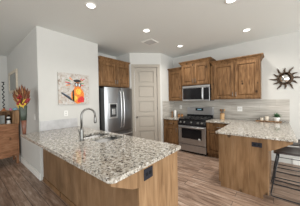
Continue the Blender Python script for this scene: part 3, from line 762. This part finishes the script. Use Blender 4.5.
for k in range(11):
    t_ = random.uniform(-.9, .9); z_ = random.uniform(.02, .12); c_ = Vector((BX, BY, BZ+z_)) + RV*t_*.09 + Vector((.635, -.772, 0))*random.uniform(.03, .06)
    mm = MB(); a = random.uniform(-.8, .8); L = .05
    ax = (RV*math.sin(a)+Vector((0, 0, 1))*math.cos(a))*L; wv = (RV*math.cos(a)-Vector((0, 0, 1))*math.sin(a))*.018; up = Vector((.635, -.772, 0))*.01
    v = [mm.bm.verts.new(p) for p in (c_-ax, c_+wv+up*.3, c_+ax, c_-wv+up*.3, c_+up, c_-up*.3)]
    for i in range(4): mm.bm.faces.new((v[i], v[(i+1) % 4], v[4])); mm.bm.faces.new((v[(i+1) % 4], v[i], v[5]))
    mm.build('leaf', M_YEL, bq)
for (t_, z_, r_) in ((.95, .115, .03), (.78, .09, .026), (-.15, .09, .022), (.1, .17, .02), (-.35, .06, .022), (.3, .05, .02), (-.05, .12, .02), (1.12, .13, .022), (-.3, .16, .022), (-.1, .2, .02)):
    c_ = Vector((BX, BY, BZ+z_)) + RV*t_*.125 + Vector((.635, -.772, 0))*.05
    MB().lathe([(0, -r_), (r_*.7, -r_*.7), (r_, 0), (r_*.7, r_*.7), (0, r_)], c_, 12).build('berry', M_RED, bq)
    MB().tube([Vector((BX, BY, BZ)), Vector((BX, BY, BZ)).lerp(c_, .6)+Vector((0, 0, .01)), c_], .003, 5).build('stem', M_STEM, bq)

# ================================================================ THINGS ON THE BACK COUNTER
ZT = ZC1+.0015
def crock():
    c = (-1.14, 4.42)
    t = thing('utensil_crock', 'light wooden utensil crock on the counter right of the range', 'crock', (*c, ZT))
    MB().lathe([(.052, 0), (.055, .004), (.055, .16), (.050, .165), (.046, .16), (.046, .02), (0, .02)], (*c, ZT), 24).build('cup', M_WCROCK, t)
    MB().lathe([(.0555, 0), (.0565, .003), (.0565, .012), (.0555, .015)], (*c, ZT+.142), 24).build('rim_band', M_WTRAY, t)
    G = 'cooking utensils in the wooden crock'
    U = [('wooden_spoon', .030, -.01, .055, .0, M_WCROCK, 'light wooden spoon leaning right in the crock', 'spoon'),
         ('spatula', -.018, .01, -.045, .01, M_WTRAY, 'dark wooden spatula leaning left in the crock', 'spatula'),
         ('ladle', .0, .018, .008, .02, M_STEELD, 'grey metal ladle upright in the crock', 'ladle'),
         ('serving_fork', -.005, -.018, -.012, -.02, M_WTRAY, 'brown slotted turner at the front of the crock', 'turner')]
    for n, x, y, tx, ty, mt, lb, ct_ in U:
        p0 = Vector((c[0]+x*.6, c[1]+y*.6, ZT+.024)); p1 = Vector((c[0]+tx, c[1]+ty, ZT+.25))
        o = thing(n if n != 'serving_fork' else 'slotted_turner', lb, ct_, p0, 0, G)
        MB().tube([p0, p0.lerp(p1, .8)], .005, 8).build('handle', mt, o)
        dd = (p1-p0).normalized(); q = p0.lerp(p1, .78)
        MB().tube([q, q+dd*.015, q+dd*.04, q+dd*.065, q+dd*.075], [.006, .016, .022, .016, .004], 10).build('head', mt, o)
crock()
# serving tray with candles and a potted succulent
tr = thing('serving_tray', 'long brown wooden tray on the right end of the back counter', 'tray', (-.12, 4.40, ZT))
ty0, ty1, tx0, tx1 = 4.355, 4.495, -.40, .075
MB().box(tx0, tx1, ty0, ty1, ZT+.006, ZT+.022, .004).build('board', M_WTRAY, tr)
for x in (tx0+.03, tx1-.03):
    MB().box(x-.015, x+.015, ty0+.01, ty1-.01, ZT, ZT+.007, .002).build('foot', M_WTRAY, tr)
    MB().tube([(x, ty0+.03, ZT+.02), (x, ty0+.035, ZT+.042), (x, ty1-.035, ZT+.042), (x, ty1-.03, ZT+.02)], .004, 8).build('handle', M_IRON, tr)
def candle(x, y, h, r, label):
    t = thing('candle_jar', label, 'candle', (x, y, ZT+.023), 0, 'cream candle jars on the wooden tray')
    MB().lathe([(r*.9, 0), (r, .005), (r, h), (r*.9, h+.003), (r*.88, h-.01), (0, h-.012)], (x, y, ZT+.023), 18).build('jar', M_CREAM, t)
    MB().tube([(x, y, ZT+.023+h-.013), (x, y, ZT+.023+h+.004)], .0025, 6).build('wick', M_IRON, t)
candle(-.285, 4.425, .065, .033, 'shorter cream candle jar at the left of the wooden tray')
candle(-.19, 4.43, .095, .036, 'taller cream candle jar in the middle of the wooden tray')
pl_ = thing('potted_succulent', 'green leafy plant in a white pot on the wooden tray', 'plant', (-.02, 4.425, ZT+.023))
PXc, PYc, PZc = -.015, 4.425, ZT+.023
MB().lathe([(.038, 0), (.042, .004), (.058, .07), (.060, .085), (.054, .085), (.05, .074), (0, .074)], (PXc, PYc, PZc), 24).build('pot', M_POT, pl_)
MB().lathe([(.05, .0), (.03, .006), (0, .008)], (PXc, PYc, PZc+.073), 20).build('soil', M_SOIL, pl_)
for k in range(46):
    az = k*2.399; el = .25+1.15*(k/46); L = random.uniform(.075, .125)
    d0 = Vector((math.cos(az)*math.cos(el), math.sin(az)*math.cos(el), math.sin(el)))
    b0_ = Vector((PXc, PYc, PZc+.082)); w0 = d0.cross(Vector((0, 0, 1))).normalized()*.013; n0 = w0.cross(d0).normalized()*.005
    mm = MB(); P = [b0_+d0*.0, b0_+d0*L*.55+w0, b0_+d0*L+Vector((0, 0, -.008)), b0_+d0*L*.55-w0]
    v = [mm.bm.verts.new(p) for p in P]; t1 = mm.bm.verts.new(b0_+d0*L*.55+n0); t2 = mm.bm.verts.new(b0_+d0*L*.55-n0)
    for i in range(4): mm.bm.faces.new((v[i], v[(i+1) % 4], t1)); mm.bm.faces.new((v[(i+1) % 4], v[i], t2))
    mm.build('leaf', M_GREEN, pl_)
# dark scissors-like coasters right of the tray
gl = thing('eyeglasses', 'dark wire glasses lying on the counter right of the tray', 'glasses', (.12, 4.42, ZT))
for s in (-1, 1):
    cx_ = .125+s*.028
    MB().tube([(cx_+.021*math.cos(k*PI/8), 4.40+.002*math.cos(k), ZT+.024+.018*math.sin(k*PI/8)) for k in range(16)], .0028, 6, closed=True).build('lens_rim', M_IRON, gl)
    MB().tube([(.125+s*.049, 4.40, ZT+.03), (.125+s*.052, 4.46, ZT+.022), (.125+s*.048, 4.51, ZT+.005)], .0028, 6).build('temple', M_IRON, gl)
MB().tube([(.118, 4.40, ZT+.03), (.125, 4.40, ZT+.033), (.132, 4.40, ZT+.03)], .0028, 6).build('bridge', M_IRON, gl)
# left of the range
bt = thing('pepper_mill', 'slim dark brown pepper mill on the counter left of the range', 'pepper mill', (-2.60, 4.27, ZT))
MB().lathe([(.026, 0), (.028, .01), (.020, .04), (.017, .08), (.022, .12), (.022, .125)], (-2.60, 4.27, ZT), 18).build('body', M_WTRAY, bt)
MB().lathe([(.021, 0), (.024, .015), (.021, .035), (.010, .045), (.010, .05), (.012, .058), (0, .066)], (-2.60, 4.27, ZT+.126), 18).build('cap', M_WTRAY, bt)
pt_ = thing('paper_towel_roll', 'white cylinder canister standing left of the range', 'canister', (-2.52, 4.30, ZT))
MB().lathe([(.036, 0), (.038, .004), (.038, .19), (.034, .195), (0, .195)], (-2.52, 4.32, ZT), 24).build('roll', M_PLATE, pt_)
MB().lathe([(.02, 0), (.022, .008), (.01, .018), (0, .02)], (-2.52, 4.32, ZT+.196), 16).build('finial', M_PLATE, pt_)
pt_.name = 'white_canister'
def jar(x, label):
    t = thing('spice_jar', label, 'jar', (x, 4.40, ZT), 0, 'amber jars beside the range')
    MB().lathe([(.034, 0), (.038, .006), (.038, .06), (.030, .072), (0, .072)], (x, 4.40, ZT), 20).build('glass', M_SPICE, t)
    MB().lathe([(.033, 0), (.033, .02), (.030, .024), (0, .024)], (x, 4.40, ZT+.072), 20).build('lid', M_WTRAY, t)
jar(-2.43, 'amber jar with brown lid, nearer the white canister')
jar(-2.325, 'amber jar with brown lid, nearer the range')

# ================================================================ SUNBURST MIRROR
sm = thing('sunburst_mirror', 'round bronze sunburst mirror with wavy rays on the right wall', 'mirror', (.131, YW-.002, 1.66))
sc = Vector((.131, YW-.003, 1.88))
MB().lathe([(0, 0), (.118, 0), (.118, -.008), (0, -.012)], sc, 32, 'y').build('glass', M_MIRROR, sm)
MB().tube([sc+Vector((.130*math.cos(k*PI/16), -.014, .130*math.sin(k*PI/16))) for k in range(32)], .013, 10, closed=True).build('ring', M_BRONZE, sm)
MB().prism([sc+Vector((.125*math.cos(a), -.008, .125*math.sin(a))) for a in [(-60+k*12)*PI/180 for k in range(11)]] + [sc+Vector((.02+.08*math.cos(a), -.008, .095*math.sin(a)))for a in [(60-k*12)*PI/180 for k in range(11)]], (0, -.022, 0)).build('crescent_face', M_BRONZE, sm)
for k in range(12):
    a = k*PI/6+.02; d_ = Vector((math.cos(a), 0, math.sin(a))); n_ = Vector((-math.sin(a), 0, math.cos(a)))
    L = .235 if k % 2 else .275
    pts = [sc+Vector((0, -.012, 0))+d_*(.140+(L-.140)*t)+n_*.008*math.sin(t*5.5) for t in (0, .2, .4, .6, .8, 1)]
    MB().tube(pts, [.014, .019, .017, .013, .009, .003], 8).build('ray', M_BRONZE, sm)

# ================================================================ BAR STOOLS
def stool():
    t = thing('bar_stool', 'x', 'stool', (0, 0, 0), 0, 'bar stools at the right peninsula')
    # local: x towards the room, y across; seat height .63
    for s, y in ((0, 0.0), (1, .43)):
        p = [(.045, y+(.02 if s == 0 else -.02), .60), (.0, y, .34), (-.045, y, .05), (-.043, y, .022), (-.028, y, .012), (.0, y, .010), (.36, y, .010), (.395, y, .012), (.41, y, .022), (.412, y, .05), (.37, y, .34), (.325, y+(.02 if s == 0 else -.02), .60)]
        MB().tube(p, .0085, 8).build('side_frame', M_STOOL, t, local=True)
        MB().tube([(-.006, y, .30), (.374, y, .30)], .007, 8).build('stretcher', M_STOOL, t, local=True)
    for x, z in ((.002, .29),):
        MB().tube([(x, 0, z), (x, .43, z)], .0075, 8).build('footrest', M_STOOL, t, local=True)
    for x in (.045, .325):
        MB().tube([(x, .02, .60), (x, .41, .60)], .010, 8).build('seat_support', M_STOOL, t, local=True)
    m = MB(); nx, ny = 10, 10; top = []; bot = []
    for i in range(nx+1):
        rt, rb_ = [], []
        for j in range(ny+1):
            u, v = i/nx*2-1, j/ny*2-1
            k_ = 1-.12*(abs(u)**4)*(abs(v)**4)
            x = .185+.20*u*k_; y = .215+.225*v*k_
            z = .655+.028*v*v + .05*max(0, u)**3 - .012*max(0, -u)**3
            ed = max(abs(u), abs(v)) > .99
            rt.append(m.bm.verts.new((x, y, z-(.012 if ed else 0)))); rb_.append(m.bm.verts.new((x, y, z-.028)))
        top.append(rt); bot.append(rb_)
    for i in range(nx):
        for j in range(ny):
            f = m.bm.faces.new((top[i][j], top[i+1][j], top[i+1][j+1], top[i][j+1])); f.smooth = True
            m.bm.faces.new((bot[i][j], bot[i][j+1], bot[i+1][j+1], bot[i+1][j]))
    for i in range(nx):
        m.bm.faces.new((top[i][0], bot[i][0], bot[i+1][0], top[i+1][0])); m.bm.faces.new((top[i][ny], top[i+1][ny], bot[i+1][ny], bot[i][ny]))
        m.bm.faces.new((top[0][i], top[0][i+1], bot[0][i+1], bot[0][i])); m.bm.faces.new((top[nx][i], bot[nx][i], bot[nx][i+1], top[nx][i+1]))
    m.build('seat', M_LEATH, t, local=True)
    return t
s1 = stool(); s1.location = (-.035, 2.875, 0); s1['label'] = 'black steel bar stool with dark leather seat, nearest at the right edge'
s2 = copy_tree(s1); s2.location = (-.02, 3.47, 0); s2['label'] = 'second dark leather bar stool, farther back under the counter overhang'

# ================================================================ CEILING LIGHTS AND VENT
LP = [(-2.111, 1.245, 'recessed ceiling light above the left peninsula sink, leftmost of the five'),
      (-2.033, 2.406, 'recessed ceiling light just in front of the ceiling vent'),
      (-1.966, 3.672, 'recessed ceiling light nearest the range and the farthest of the five'),
      (-.506, 2.479, 'recessed ceiling light cut by the top edge of the photo'),
      (-.486, 3.76, 'recessed ceiling light in front of the wide upper cabinet')]
def can():
    t = thing('recessed_ceiling_light', 'x', 'ceiling light', (0, 0, H), 0, 'recessed ceiling lights')
    MB().lathe([(.058, -.001), (.062, -.010), (.080, -.006), (.083, -.0005), (.058, -.0005)], (0, 0, 0), 32).build('trim_ring', M_TRIM, t, local=True)
    MB().lathe([(0, -.0065), (.048, -.0065), (.0575, -.004), (.0575, -.001), (0, -.001)], (0, 0, 0), 32).build('lens', M_LAMP, t, local=True)
    return t
c0 = can()
for i, (x, y, lb) in enumerate(LP):
    t = c0 if i == 0 else copy_tree(c0)
    t.location = (x, y, H); t['label'] = lb
    l = bpy.data.lights.new('can_bulb', 'AREA'); l.shape = 'DISK'; l.size = .12; l.energy = 5; l.color = (1, .93, .84); l.spread = math.radians(140)
    lo = bpy.data.objects.new('can_bulb', l); C.objects.link(lo); lo.parent = t; lo.location = (0, 0, -.02)
vt = thing('ceiling_vent', 'square white air vent in the ceiling above the pantry door', 'vent', (-2.371, 2.928, H))
vx, vy, hv = -2.371, 2.928, .15
MB().box(vx-hv, vx+hv, vy-hv, vy-hv+.03, H-.012, H-.0005, .003).box(vx-hv, vx+hv, vy+hv-.03, vy+hv, H-.012, H-.0005, .003).box(vx-hv, vx-hv+.03, vy-hv+.03, vy+hv-.03, H-.012, H-.0005, .003).box(vx+hv-.03, vx+hv, vy-hv+.03, vy+hv-.03, H-.012, H-.0005, .003).build('frame', M_TRIM, vt)
MB().box(vx-hv+.02, vx+hv-.02, vy-hv+.02, vy+hv-.02, H-.003, H-.0005).build('duct', M_OUTD, vt)
for k in range(6):
    y = vy-hv+.05+k*.04
    MB().prism([(vx-hv+.03, y-.012, H-.004), (vx-hv+.03, y+.014, H-.016), (vx-hv+.03, y+.015, H-.013), (vx-hv+.03, y-.010, H-.003)], (2*hv-.06, 0, 0)).build('slat', M_PLATEG, vt)
